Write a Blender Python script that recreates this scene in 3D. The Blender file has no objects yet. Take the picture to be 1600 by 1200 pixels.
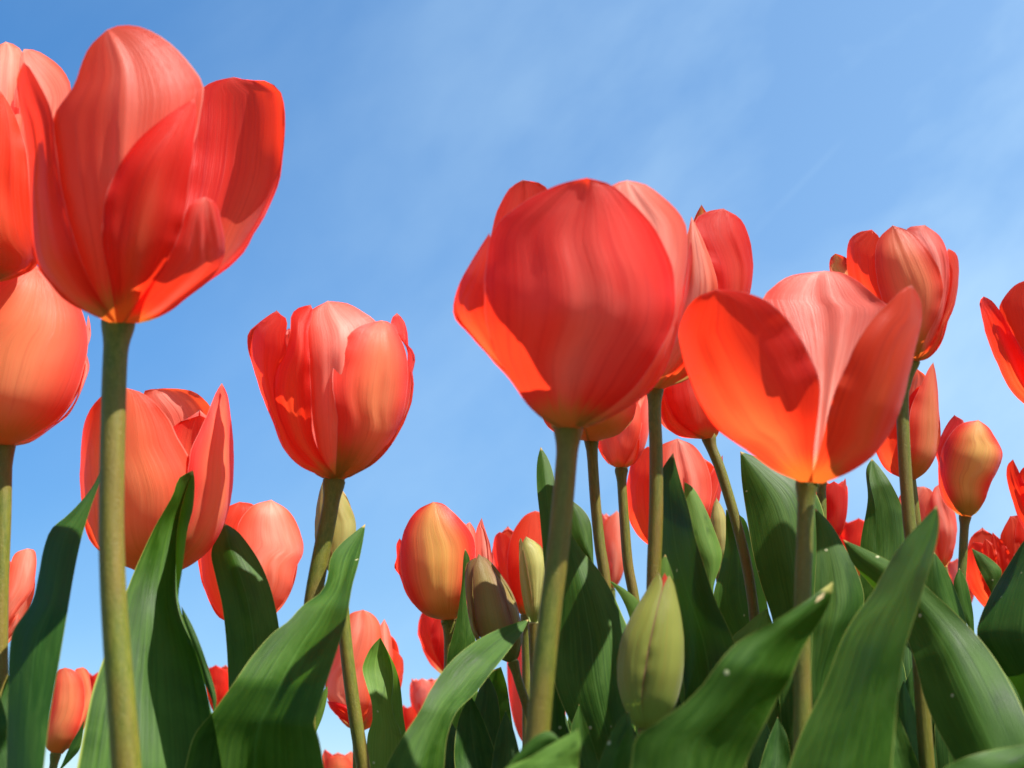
import bpy, bmesh, math, random
from mathutils import Vector, noise
R = math.radians
rnd = random.Random(7)
sc = bpy.context.scene

# ------------------------------------------------------------------ camera
PITCH = R(24.0); FPX = 1715.0; CAM = Vector((0.0, 0.0, 0.22))
cd = bpy.data.cameras.new('camera'); cam = bpy.data.objects.new('camera', cd)
sc.collection.objects.link(cam); sc.camera = cam
cam.location = CAM; cam.rotation_euler = (R(90) + PITCH, 0, 0)
cd.sensor_width = 36.0; cd.lens = FPX / 1600.0 * 36.0
cd.clip_start = 0.01; cd.clip_end = 2000.0
cd.dof.use_dof = True; cd.dof.focus_distance = 0.52; cd.dof.aperture_fstop = 15.0

# ------------------------------------------------------------------ light
SUN = Vector((0.40, -0.24, 0.88)).normalized()
sun_el = math.asin(SUN.z); sun_az = math.atan2(SUN.x, SUN.y)
sl = bpy.data.lights.new('sun', 'SUN'); so = bpy.data.objects.new('sun', sl); sc.collection.objects.link(so)
sl.energy = 5.0; sl.angle = R(0.5); sl.color = (1.0, 0.955, 0.88)
so.rotation_euler = SUN.to_track_quat('Z', 'Y').to_euler()
sc.view_settings.view_transform = 'Standard'; sc.view_settings.look = 'None'
sc.view_settings.gamma = 1.0; sc.view_settings.exposure = 1.22

w = bpy.data.worlds.new('World'); sc.world = w; w.use_nodes = True
nt = w.node_tree; nt.nodes.clear()
def N(t, typ, **kw):
    n = t.nodes.new(typ)
    for k, v in kw.items(): setattr(n, k, v)
    return n
sky = N(nt, 'ShaderNodeTexSky', sky_type='NISHITA', sun_disc=False)
sky.sun_elevation = sun_el; sky.sun_rotation = sun_az; sky.air_density = 1.0; sky.dust_density = 0.3; sky.ozone_density = 1.2
bg = N(nt, 'ShaderNodeBackground'); bg.inputs[1].default_value = 0.068
outw = N(nt, 'ShaderNodeOutputWorld')
tc = N(nt, 'ShaderNodeTexCoord')
mp = N(nt, 'ShaderNodeMapping'); m0 = N(nt, 'ShaderNodeMapping'); m0.inputs['Rotation'].default_value = (0.0, 0.72, 0.0); mp.inputs['Scale'].default_value = (1.5, 1.8, 3.3)
nz = N(nt, 'ShaderNodeTexNoise'); nz.inputs['Scale'].default_value = 1.5; nz.inputs['Detail'].default_value = 7; nz.inputs['Roughness'].default_value = 0.55
nz.inputs['Distortion'].default_value = 0.15
cr = N(nt, 'ShaderNodeMapRange'); cr.inputs[1].default_value = 0.38; cr.inputs[2].default_value = 0.85; cr.inputs[4].default_value = 0.42
# thin cirrus lies thicker towards the right (east) part of the sky
sep = N(nt, 'ShaderNodeSeparateXYZ')
ex = N(nt, 'ShaderNodeMapRange'); ex.inputs[1].default_value = -0.45; ex.inputs[2].default_value = 0.6; ex.inputs[3].default_value = 0.10; ex.inputs[4].default_value = 1.75
mul = N(nt, 'ShaderNodeMath', operation='MULTIPLY')
add = N(nt, 'ShaderNodeMath', operation='MULTIPLY_ADD'); add.inputs[1].default_value = 0.22; 
hs = N(nt, 'ShaderNodeHueSaturation'); hs.inputs['Hue'].default_value = 0.5; hs.inputs['Saturation'].default_value = 1.38; hs.inputs['Value'].default_value = 1.38
mixc = N(nt, 'ShaderNodeMix', data_type='RGBA'); mixc.inputs[7].default_value = (4.4, 6.1, 7.4, 1)
L = nt.links.new
L(tc.outputs['Generated'], m0.inputs[0]); L(m0.outputs[0], mp.inputs[0]); L(mp.outputs[0], nz.inputs['Vector']); L(nz.outputs[0], cr.inputs[0])
L(tc.outputs['Generated'], sep.inputs[0]); L(sep.outputs[0], ex.inputs[0])
L(cr.outputs[0], mul.inputs[0]); L(ex.outputs[0], mul.inputs[1])
L(ex.outputs[0], add.inputs[0]); L(mul.outputs[0], add.inputs[2])
L(sky.outputs[0], hs.inputs['Color']); 
lo = N(nt, 'ShaderNodeMapRange'); lo.inputs[1].default_value = 0.0; lo.inputs[2].default_value = 0.42; lo.inputs[3].default_value = 0.62; lo.inputs[4].default_value = 1.0
L(sep.outputs[2], lo.inputs[0]); vm = N(nt, 'ShaderNodeVectorMath', operation='SCALE'); L(hs.outputs[0], vm.inputs[0]); L(lo.outputs[0], vm.inputs[3])
L(vm.outputs[0], mixc.inputs[6]); 
# one short bright wisp low in the right half of the sky
def rdir(x, y):
    a = (x - 800.0) / FPX; b = (600.0 - y) / FPX
    return Vector((a, math.cos(PITCH) - b * math.sin(PITCH), math.sin(PITCH) + b * math.cos(PITCH))).normalized()
d1, d2 = rdir(1205, 335), rdir(1318, 218); nn = d1.cross(d2).normalized(); mid = (d1 + d2).normalized()
def dotn(v):
    q = N(nt, 'ShaderNodeVectorMath', operation='DOT_PRODUCT'); L(tc.outputs['Generated'], q.inputs[0]); q.inputs[1].default_value = v; return q.outputs['Value']
ab = N(nt, 'ShaderNodeMath', operation='ABSOLUTE'); L(dotn(nn), ab.inputs[0])
wl = N(nt, 'ShaderNodeMapRange'); wl.interpolation_type = 'SMOOTHSTEP'; wl.inputs[1].default_value = 0.0; wl.inputs[2].default_value = 0.0045; wl.inputs[3].default_value = 1; wl.inputs[4].default_value = 0
L(ab.outputs[0], wl.inputs[0])
wg = N(nt, 'ShaderNodeMapRange'); wg.interpolation_type = 'SMOOTHSTEP'; wg.inputs[1].default_value = math.cos(0.05); wg.inputs[2].default_value = math.cos(0.015); wg.inputs[4].default_value = 0.035
L(dotn(mid), wg.inputs[0]); wm = N(nt, 'ShaderNodeMath', operation='MULTIPLY'); L(wl.outputs[0], wm.inputs[0]); L(wg.outputs[0], wm.inputs[1])
wa = N(nt, 'ShaderNodeMath', operation='ADD'); L(wm.outputs[0], wa.inputs[0]); L(add.outputs[0], wa.inputs[1]); L(wa.outputs[0], mixc.inputs[0])
L(mixc.outputs[2], bg.inputs[0]); L(bg.outputs[0], outw.inputs[0])

# ------------------------------------------------------------------ pixel -> point (photo is 1600x1200)
cp, sp = math.cos(PITCH), math.sin(PITCH)
def ray(x, y):
    a = (x - 800.0) / FPX; b = (600.0 - y) / FPX
    return Vector((a, cp - b * sp, sp + b * cp))
def at(x, y, Y):
    r = ray(x, y); return CAM + r * (Y / r.y)
def ppm(x, y, Y):                      # pixels per metre there
    r = ray(x, y); return FPX / (Y / r.y)
ZM = {0: (0, 0, 1), 1: (0, 0, 2.3077), 2: (0, 400, 2.3077), 3: (360, 440, 2.3077), 4: (680, 250, 2.5532), 5: (1040, 320, 2.6087),
      6: (0, 800, 3.0), 7: (450, 760, 2.7273), 8: (820, 680, 2.3077), 9: (1150, 680, 2.3077), 10: (1380, 420, 2.069),
      11: (600, 760, 5.0), 12: (900, 580, 4.0), 13: (480, 920, 4.2857), 14: (720, 940, 4.6154), 15: (1100, 940, 4.6154), 16: (1360, 980, 5.4545), 17: (0, 960, 5.0)}
def zc(k, p):
    ox, oy, s = ZM[k]; return (ox + p[0] / s, oy + p[1] / s) + tuple(p[2:])
def zl(k, pts): return [zc(k, p) for p in pts]

def catmull(pts, n):
    """resample a polyline smoothly to n points evenly along its length"""
    P = [Vector((*p[:2], 0)) for p in pts]
    if len(P) == 2: return [tuple((P[0].lerp(P[1], i / (n - 1)))[:2]) for i in range(n)]
    ext = [P[0] * 2 - P[1]] + P + [P[-1] * 2 - P[-2]]
    dense = []
    for i in range(1, len(ext) - 2):
        p0, p1, p2, p3 = ext[i - 1:i + 3]
        # centripetal knots keep tight corners from overshooting
        t0 = 0.0; t1 = t0 + max((p1 - p0).length, 1e-3) ** .5; t2 = t1 + max((p2 - p1).length, 1e-3) ** .5; t3 = t2 + max((p3 - p2).length, 1e-3) ** .5
        for j in range(10):
            t = t1 + (t2 - t1) * j / 10.0
            A1 = p0 * ((t1 - t) / (t1 - t0)) + p1 * ((t - t0) / (t1 - t0))
            A2 = p1 * ((t2 - t) / (t2 - t1)) + p2 * ((t - t1) / (t2 - t1))
            A3 = p2 * ((t3 - t) / (t3 - t2)) + p3 * ((t - t2) / (t3 - t2))
            B1 = A1 * ((t2 - t) / (t2 - t0)) + A2 * ((t - t0) / (t2 - t0))
            B2 = A2 * ((t3 - t) / (t3 - t1)) + A3 * ((t - t1) / (t3 - t1))
            dense.append(B1 * ((t2 - t) / (t2 - t1)) + B2 * ((t - t1) / (t2 - t1)))
    dense.append(P[-1])
    cum = [0.0]
    for a, b in zip(dense, dense[1:]): cum.append(cum[-1] + (b - a).length)
    out = []; k = 0
    for i in range(n):
        s = cum[-1] * i / (n - 1)
        while k < len(cum) - 2 and cum[k + 1] < s: k += 1
        f = (s - cum[k]) / max(cum[k + 1] - cum[k], 1e-9)
        out.append(tuple(dense[k].lerp(dense[k + 1], min(max(f, 0), 1))[:2]))
    return out
def lut(tab, y):                       # tab sorted by y; linear with smooth blend
    if y <= tab[0][0]: return tab[0][1:]
    if y >= tab[-1][0]: return tab[-1][1:]
    for a, b in zip(tab, tab[1:]):
        if a[0] <= y <= b[0]:
            f = (y - a[0]) / (b[0] - a[0])
            return tuple(p + (q - p) * f for p, q in zip(a[1:], b[1:]))

# ------------------------------------------------------------------ materials
def ramp(t, pos_col, interp='LINEAR'):
    n = N(t, 'ShaderNodeValToRGB'); n.color_ramp.interpolation = interp
    e = n.color_ramp.elements
    while len(e) > 1: e.remove(e[-1])
    e[0].position = pos_col[0][0]; e[0].color = (*pos_col[0][1], 1)
    for p, c in pos_col[1:]:
        x = e.new(p); x.color = (*c, 1)
    return n
def mixn(t, a, b, fac, blend='MIX'):
    m = N(t, 'ShaderNodeMix', data_type='RGBA', blend_type=blend)
    for sock, v in ((0, fac), (6, a), (7, b)):
        if hasattr(v, 'links'): t.links.new(v, m.inputs[sock])
        elif isinstance(v, tuple): m.inputs[sock].default_value = (*v, 1)
        else: m.inputs[sock].default_value = v
    return m.outputs[2]
def mathn(t, op, a, b=None, c=None):
    m = N(t, 'ShaderNodeMath', operation=op)
    for i, v in enumerate((a, b, c)):
        if v is None: continue
        if hasattr(v, 'links'): t.links.new(v, m.inputs[i])
        else: m.inputs[i].default_value = v
    return m.outputs[0]
def maprange(t, v, a, b, c=0.0, d=1.0, smooth=True):
    m = N(t, 'ShaderNodeMapRange'); m.interpolation_type = 'SMOOTHSTEP' if smooth else 'LINEAR'
    t.links.new(v, m.inputs[0])
    for i, x in enumerate((a, b, c, d)): m.inputs[i + 1].default_value = x
    return m.outputs[0]
def uvbits(t):
    uv = N(t, 'ShaderNodeUVMap'); uv.uv_map = 'UVMap'
    s = N(t, 'ShaderNodeSeparateXYZ'); t.links.new(uv.outputs[0], s.inputs[0])
    oi = N(t, 'ShaderNodeObjectInfo')
    return s.outputs[0], s.outputs[1], oi.outputs['Random']
def uvnoise(t, u, v, r, su, sv, detail=4, rough=.55, dist=0.0):
    cx = N(t, 'ShaderNodeCombineXYZ')
    t.links.new(mathn(t, 'MULTIPLY', u, su), cx.inputs[0]); t.links.new(mathn(t, 'MULTIPLY', v, sv), cx.inputs[1])
    t.links.new(mathn(t, 'MULTIPLY', r, 37.0), cx.inputs[2])
    n = N(t, 'ShaderNodeTexNoise'); n.inputs['Scale'].default_value = 1.0; n.inputs['Detail'].default_value = detail
    n.inputs['Roughness'].default_value = rough; n.inputs['Distortion'].default_value = dist
    t.links.new(cx.outputs[0], n.inputs['Vector']); return n.outputs[0]

def petal_mat(name, red=(0.86, 0.042, 0.014), glow=(0.95, 0.046, 0.012), flame=0.25, flame_col=(0.72, 0.40, 0.10), base_col=(0.50, 0.42, 0.09),
              base_h=0.16, flame_h=0.8, trans=0.68, edge=(0.84, 0.045, 0.02), edge_amt=0.5, edge_w=.36, st=1.0, rib_w=.32, rim_col=(0.92, 0.42, 0.33), blush_col=(0.90, 0.26, 0.15), pale=0.16, glow_low=(0.52, 0.09, 0.012)):
    m = bpy.data.materials.new(name); m.use_nodes = True; t = m.node_tree; t.nodes.clear(); L = t.links.new
    u, v, r = uvbits(t)
    au = mathn(t, 'ABSOLUTE', mathn(t, 'SUBTRACT', u, 0.5))             # 0 at the midrib, .5 at the edge
    streak = uvnoise(t, u, v, r, 34.0, 1.1, 5, .68, 0.0)
    fine = uvnoise(t, u, v, r, 150.0, 2.2, 3, .6)
    broad = uvnoise(t, u, v, r, 4.0, 2.4, 3, .5, .3)
    rib = maprange(t, au, 0.0, rib_w, 1.0, 0.0)
    # pale blush in the middle of each petal, broken into streaks
    blush = mathn(t, 'MULTIPLY', maprange(t, au, 0.05, 0.47, 1.0, 0.0), maprange(t, broad, 0.3, 0.7, 0.25, 1.0))
    c = mixn(t, red, blush_col, mathn(t, 'MULTIPLY', blush, pale * 1.6))
    e = mathn(t, 'MULTIPLY', maprange(t, au, edge_w, 0.5), edge_amt)
    c = mixn(t, c, edge, e)
    fl = mathn(t, 'MULTIPLY', rib, maprange(t, v, flame_h * 0.35, flame_h, 1.0, 0.0))
    fl = mathn(t, 'MULTIPLY', fl, maprange(t, streak, 0.34, 0.66, 0.74, 1.0))
    fl = mathn(t, 'MULTIPLY', fl, flame)
    c = mixn(t, c, flame_col, fl)
    c = mixn(t, c, (0.55, 0.015, 0.015), mathn(t, 'MULTIPLY', maprange(t, streak, 0.46, 0.72), 0.42 * st))
    c = mixn(t, c, (0.95, 0.34, 0.24), mathn(t, 'MULTIPLY', maprange(t, fine, 0.52, 0.75), 0.22 * st))  # fine pale veins that also put pinkish highlights into the colour
    vb = mathn(t, 'ADD', v, mathn(t, 'MULTIPLY', mathn(t, 'SUBTRACT', streak, 0.5), 0.16))
    vb = mathn(t, 'ADD', vb, mathn(t, 'MULTIPLY', au, 0.10))
    bm = maprange(t, vb, base_h * 0.35, base_h * 1.15, 1.0, 0.0)
    c = mixn(t, c, base_col, bm)
    rm = maprange(t, mathn(t, 'MAXIMUM', au, mathn(t, 'MULTIPLY', v, 0.5)), 0.484, 0.499)
    c = mixn(t, c, rim_col, mathn(t, 'MULTIPLY', rm, .6))
    g = mixn(t, glow, flame_col, mathn(t, 'MULTIPLY', fl, 0.7))
    g = mixn(t, g, (0.62, 0.01, 0.01), mathn(t, 'MULTIPLY', maprange(t, streak, 0.45, 0.8), 0.5))
    g = mixn(t, g, glow_low, bm)
    pr = N(t, 'ShaderNodeBsdfPrincipled'); pr.inputs['Roughness'].default_value = 0.42
    pr.inputs['Sheen Weight'].default_value = 0.08; pr.inputs['Sheen Roughness'].default_value = 0.4
    pr.inputs['Specular IOR Level'].default_value = 0.2
    tr = N(t, 'ShaderNodeBsdfTranslucent'); mx = N(t, 'ShaderNodeMixShader'); mx.inputs[0].default_value = trans
    tint = maprange(t, mathn(t, 'FRACT', mathn(t, 'MULTIPLY', r, 7.31)), 0, 1, 0.84, 1.08, False)
    hv = N(t, 'ShaderNodeHueSaturation'); L(tint, hv.inputs['Value']); L(c, hv.inputs['Color']); c = hv.outputs[0]
    hv.inputs['Hue'].default_value = 0.5
    L(maprange(t, r, 0, 1, 0.494, 0.507, False), hv.inputs['Hue'])
    L(c, pr.inputs['Base Color']); L(g, tr.inputs[0])
    hgt = mathn(t, 'ADD', mathn(t, 'MULTIPLY', streak, 1.0), mathn(t, 'MULTIPLY', fine, 0.35))
    bp = N(t, 'ShaderNodeBump'); bp.inputs['Strength'].default_value = 0.32; bp.inputs['Distance'].default_value = 0.001
    L(hgt, bp.inputs['Height']); L(bp.outputs[0], pr.inputs['Normal'])
    L(pr.outputs[0], mx.inputs[1]); L(tr.outputs[0], mx.inputs[2])
    o = N(t, 'ShaderNodeOutputMaterial'); L(mx.outputs[0], o.inputs[0]); return m

M = {}
M['red'] = petal_mat('petal_red')
M['pink'] = petal_mat('petal_pink_highlight', red=(0.94, 0.14, 0.075), pale=0.6, flame=0.12, st=.5, base_h=.13, trans=.5, blush_col=(0.97, 0.40, 0.29), glow=(0.95, 0.10, 0.025))  # pink petals, with sunlit highlights put into the paler blush colour
M['orange'] = petal_mat('petal_orange_flamed', flame=1.0, flame_h=1.5, rib_w=.44, base_h=0.26, pale=0.3, flame_col=(0.78, 0.55, 0.12), base_col=(0.30, 0.28, 0.04), trans=.36)
M['warm'] = petal_mat('petal_warm_flamed', red=(0.90, 0.085, 0.05), flame=0.68, flame_h=1.15, rib_w=.46, base_h=0.30, st=.6, pale=0.4, trans=.52, flame_col=(0.86, 0.44, 0.15), base_col=(0.34, 0.25, 0.04))
M['coral'] = petal_mat('petal_coral', red=(0.92, 0.085, 0.040), pale=0.45, flame=0.28, flame_col=(0.92, 0.42, 0.24), rib_w=.16, blush_col=(0.97, 0.27, 0.18), trans=.6, st=.8)
M['deep'] = petal_mat('petal_deep_red', red=(0.62, 0.03, 0.03), pale=0.1, flame=0.15)
M['green_bud'] = petal_mat('petal_green_bud', rim_col=(.3,.2,.1), red=(0.20, 0.225, 0.035), glow=(0.25, 0.28, 0.03), flame=0.8, flame_h=1.3, edge_w=.45, st=.12, flame_col=(0.24, 0.26, 0.045), base_col=(0.20, 0.28, 0.045),
                     base_h=0.3, edge=(0.14, 0.05, 0.03), edge_amt=0.9, pale=0.0, trans=.25, glow_low=(0.12, 0.2, 0.02))
M['brown_bud'] = petal_mat('petal_brown_bud', st=.2, edge_w=.42, rib_w=.5, rim_col=(.2,.1,.05), red=(0.22, 0.12, 0.035), glow=(0.24, 0.08, 0.02), flame=1.0, flame_h=1.2, flame_col=(0.27, 0.25, 0.05), base_col=(0.20, 0.21, 0.045),
                     base_h=0.3, edge=(0.14, 0.035, 0.02), edge_amt=0.7, pale=0.0, trans=.25, glow_low=(0.1, 0.14, 0.02))
M['yellow_bud'] = petal_mat('petal_yellow_bud', rim_col=(.5,.3,.15), st=.2, edge_w=.44, red=(0.36, 0.34, 0.09), glow=(0.4, 0.34, 0.05), flame=0.9, flame_h=1.3, flame_col=(0.45, 0.44, 0.15), base_col=(0.24, 0.30, 0.07),
                     base_h=0.25, edge=(0.45, 0.15, 0.09), edge_amt=0.8, pale=0.0, trans=.3, glow_low=(0.2, 0.26, 0.02))

def leaf_mat(name, a=(0.014, 0.050, 0.002), b=(0.042, 0.104, 0.006), glow=(0.10, 0.25, 0.006), trans=0.20, bloom=0.38, scar=False):
    m = bpy.data.materials.new(name); m.use_nodes = True; t = m.node_tree; t.nodes.clear(); L = t.links.new
    u, v, r = uvbits(t)
    au = mathn(t, 'ABSOLUTE', mathn(t, 'SUBTRACT', u, 0.5))
    veins = uvnoise(t, u, v, r, 46.0, 1.6, 4, .6, .05)
    fine = uvnoise(t, u, v, r, 150.0, 5.0, 2, .5)
    patch = uvnoise(t, u, v, r, 3.2, 5.0, 5, .6, .6)
    c = mixn(t, a, b, maprange(t, veins, 0.3, 0.68))
    c = mixn(t, c, (0.085, 0.170, 0.030), mathn(t, 'MULTIPLY', maprange(t, patch, 0.42, 0.72), bloom))    # waxy bloom
    c = mixn(t, c, (0.012, 0.040, 0.002), mathn(t, 'MULTIPLY', maprange(t, patch, 0.5, 0.28), 0.75))
    fleck = uvnoise(t, u, v, r, 30.0, 26.0, 4, .7)
    c = mixn(t, c, (0.12, 0.20, 0.05), mathn(t, 'MULTIPLY', maprange(t, fleck, 0.62, 0.75), 0.35))
    c = mixn(t, c, (0.09, 0.19, 0.025), mathn(t, 'MULTIPLY', maprange(t, fine, 0.55, 0.75), 0.3))
    lines = uvnoise(t, u, v, r, 95.0, .7, 2, .5)
    c = mixn(t, c, (0.012, 0.05, 0.006), mathn(t, 'MULTIPLY', maprange(t, lines, 0.5, 0.62), 0.35))
    rib = maprange(t, au, 0.0, 0.018, 1.0, 0.0)
    c = mixn(t, c, (0.07, 0.16, 0.03), mathn(t, 'MULTIPLY', rib, 0.4))
    rim = maprange(t, au, 0.487, 0.499)
    c = mixn(t, c, (0.26, 0.30, 0.06), rim)
    c = mixn(t, c, (0.40, 0.30, 0.10), maprange(t, v, 0.006, 0.016, 1.0, 0.0))
    if scar:
        sx = mathn(t, 'ABSOLUTE', mathn(t, 'SUBTRACT', u, 0.42)); sy = mathn(t, 'ABSOLUTE', mathn(t, 'SUBTRACT', v, 0.065))
        sd = mathn(t, 'ADD', mathn(t, 'MULTIPLY', sx, 3.0), mathn(t, 'MULTIPLY', sy, 22.0)); sd = mathn(t, 'ADD', sd, mathn(t, 'MULTIPLY', patch, .5))
        c = mixn(t, c, (0.62, 0.45, 0.24), maprange(t, sd, 0.62, 0.80, 1.0, 0.0))
        c = mixn(t, c, (0.50, 0.44, 0.12), maprange(t, v, 0.03, 0.05, .8, 0.0))
    # pollen grains and dust
    ob = N(t, 'ShaderNodeTexCoord'); vo = N(t, 'ShaderNodeTexVoronoi'); vo.inputs['Scale'].default_value = 130.0
    L(ob.outputs['Object'], vo.inputs['Vector'])
    dot = maprange(t, vo.outputs['Distance'], 0.05, 0.12, 1.0, 0.0)
    sel = N(t, 'ShaderNodeSeparateColor'); L(vo.outputs['Color'], sel.inputs[0])
    dot = mathn(t, 'MULTIPLY', dot, mathn(t, 'GREATER_THAN', sel.outputs[0], 0.80))
    c = mixn(t, c, (0.40, 0.42, 0.22), dot)
    g = mixn(t, glow, (0.30, 0.34, 0.04), rim)
    g = mixn(t, g, (0.04, 0.12, 0.01), mathn(t, 'MULTIPLY', maprange(t, veins, 0.4, 0.7), 0.5))
    pr = N(t, 'ShaderNodeBsdfPrincipled')
    L(maprange(t, patch, 0.3, 0.7, 0.42, 0.6), pr.inputs['Roughness']); pr.inputs['Specular IOR Level'].default_value = 0.14
    tr = N(t, 'ShaderNodeBsdfTranslucent'); mx = N(t, 'ShaderNodeMixShader'); mx.inputs[0].default_value = trans
    L(c, pr.inputs['Base Color']); L(g, tr.inputs[0])
    h = mathn(t, 'ADD', veins, mathn(t, 'MULTIPLY', fine, 0.3)); h = mathn(t, 'ADD', h, mathn(t, 'MULTIPLY', patch, 0.8))
    h = mathn(t, 'ADD', h, mathn(t, 'MULTIPLY', dot, 0.8))
    bp = N(t, 'ShaderNodeBump'); bp.inputs['Strength'].default_value = 0.25; bp.inputs['Distance'].default_value = 0.0009
    L(h, bp.inputs['Height']); L(bp.outputs[0], pr.inputs['Normal'])
    L(pr.outputs[0], mx.inputs[1]); L(tr.outputs[0], mx.inputs[2])
    o = N(t, 'ShaderNodeOutputMaterial'); L(mx.outputs[0], o.inputs[0]); return m
M['leaf'] = leaf_mat('leaf_green')
M['leaf_scarred'] = leaf_mat('leaf_green_dry_tip', scar=True)
M['leaf_light'] = leaf_mat('leaf_light_green', a=(0.07, 0.16, 0.016), b=(0.14, 0.25, 0.04), glow=(0.2, 0.36, 0.03), trans=.3)
M['leaf_shaded'] = leaf_mat('leaf_shaded_green', a=(0.010, 0.040, 0.003), b=(0.024, 0.072, 0.007), glow=(0.05, 0.15, 0.005), trans=.15, bloom=.22)  # darker copy of the leaf green, shade of blades facing away put into the colour

def stem_mat():
    m = bpy.data.materials.new('stem_olive'); m.use_nodes = True; t = m.node_tree; t.nodes.clear(); L = t.links.new
    u, v, r = uvbits(t)
    n1 = uvnoise(t, u, v, r, 16.0, 30.0, 5, .7); n2 = uvnoise(t, u, v, r, 3.0, 4.0, 3, .5); n3 = uvnoise(t, u, v, r, 60., 260., 2, .5)
    c = mixn(t, (0.075, 0.098, 0.006), (0.140, 0.145, 0.012), maprange(t, n1, 0.3, 0.7))
    c = mixn(t, c, (0.19, 0.095, 0.016), mathn(t, 'MULTIPLY', maprange(t, n2, 0.38, 0.65), 0.5))
    c = mixn(t, c, (0.30, 0.27, 0.10), mathn(t, 'MULTIPLY', maprange(t, n3, 0.6, 0.75), 0.5))
    pr = N(t, 'ShaderNodeBsdfPrincipled'); pr.inputs['Roughness'].default_value = 0.5; pr.inputs['Specular IOR Level'].default_value = 0.25
    pr.inputs['Subsurface Weight'].default_value = 0.15; pr.inputs['Subsurface Radius'].default_value = (0.002, 0.003, 0.0005)
    pr.inputs['Subsurface Scale'].default_value = 1.0
    bp = N(t, 'ShaderNodeBump'); bp.inputs['Strength'].default_value = 0.4; bp.inputs['Distance'].default_value = 0.0006
    L(c, pr.inputs['Base Color']); L(mathn(t, 'ADD', n1, n3), bp.inputs['Height']); L(bp.outputs[0], pr.inputs['Normal'])
    o = N(t, 'ShaderNodeOutputMaterial'); L(pr.outputs[0], o.inputs[0]); return m
M['stem'] = stem_mat()
def plain(name, col, rough=.6):
    m = bpy.data.materials.new(name); m.use_nodes = True; t = m.node_tree
    pr = t.nodes['Principled BSDF']; pr.inputs['Roughness'].default_value = rough
    n = N(t, 'ShaderNodeTexNoise'); n.inputs['Scale'].default_value = 300.0
    t.links.new(mixn(t, col, tuple(c * .6 for c in col), n.outputs[0]), pr.inputs['Base Color']); return m
M['core'] = plain('receptacle_yellow_green', (0.36, 0.36, 0.08)); M['anther'] = plain('anther_dark', (0.05, 0.02, 0.03)); 
M['dry'] = plain('dry_leaf_tip', (0.45, 0.30, 0.13)); M['drop'] = plain('pollen_grain', (0.5, 0.5, 0.3))

# ------------------------------------------------------------------ builders
def link(name, me, parent=None):
    o = bpy.data.objects.new(name, me); sc.collection.objects.link(o)
    if parent: o.parent = parent
    return o
def grid_mesh(name, strips, origin, mat):
    """strips: list of (rows of points, u0, u1); one mesh, smooth shaded, UV = (across, along)"""
    me = bpy.data.meshes.new(name); vs = []; fs = []; uvs = []
    for rows, u0, u1 in strips:
        b = len(vs); nr = len(rows); nc = len(rows[0])
        for row in rows: vs.extend([p - origin for p in row])
        for i in range(nr - 1):
            for j in range(nc - 1):
                fs.append((b + i * nc + j, b + i * nc + j + 1, b + (i + 1) * nc + j + 1, b + (i + 1) * nc + j))
                a0 = u0 + (u1 - u0) * j / (nc - 1); a1 = u0 + (u1 - u0) * (j + 1) / (nc - 1)
                uvs += [(a0, i / (nr - 1)), (a1, i / (nr - 1)), (a1, (i + 1) / (nr - 1)), (a0, (i + 1) / (nr - 1))]
    me.from_pydata([tuple(v) for v in vs], [], fs)
    uv = me.uv_layers.new(name='UVMap')
    for k, c in enumerate(uvs): uv.data[k].uv = c
    me.materials.append(mat); me.polygons.foreach_set('use_smooth', [True] * len(fs)); me.update(); return me
def hermite(p0, t0, p1, t1, s):
    s2, s3 = s * s, s * s * s
    return p0 * (2 * s3 - 3 * s2 + 1) + t0 * (s3 - 2 * s2 + s) + p1 * (-2 * s3 + 3 * s2) + t1 * (s3 - s2)

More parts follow.
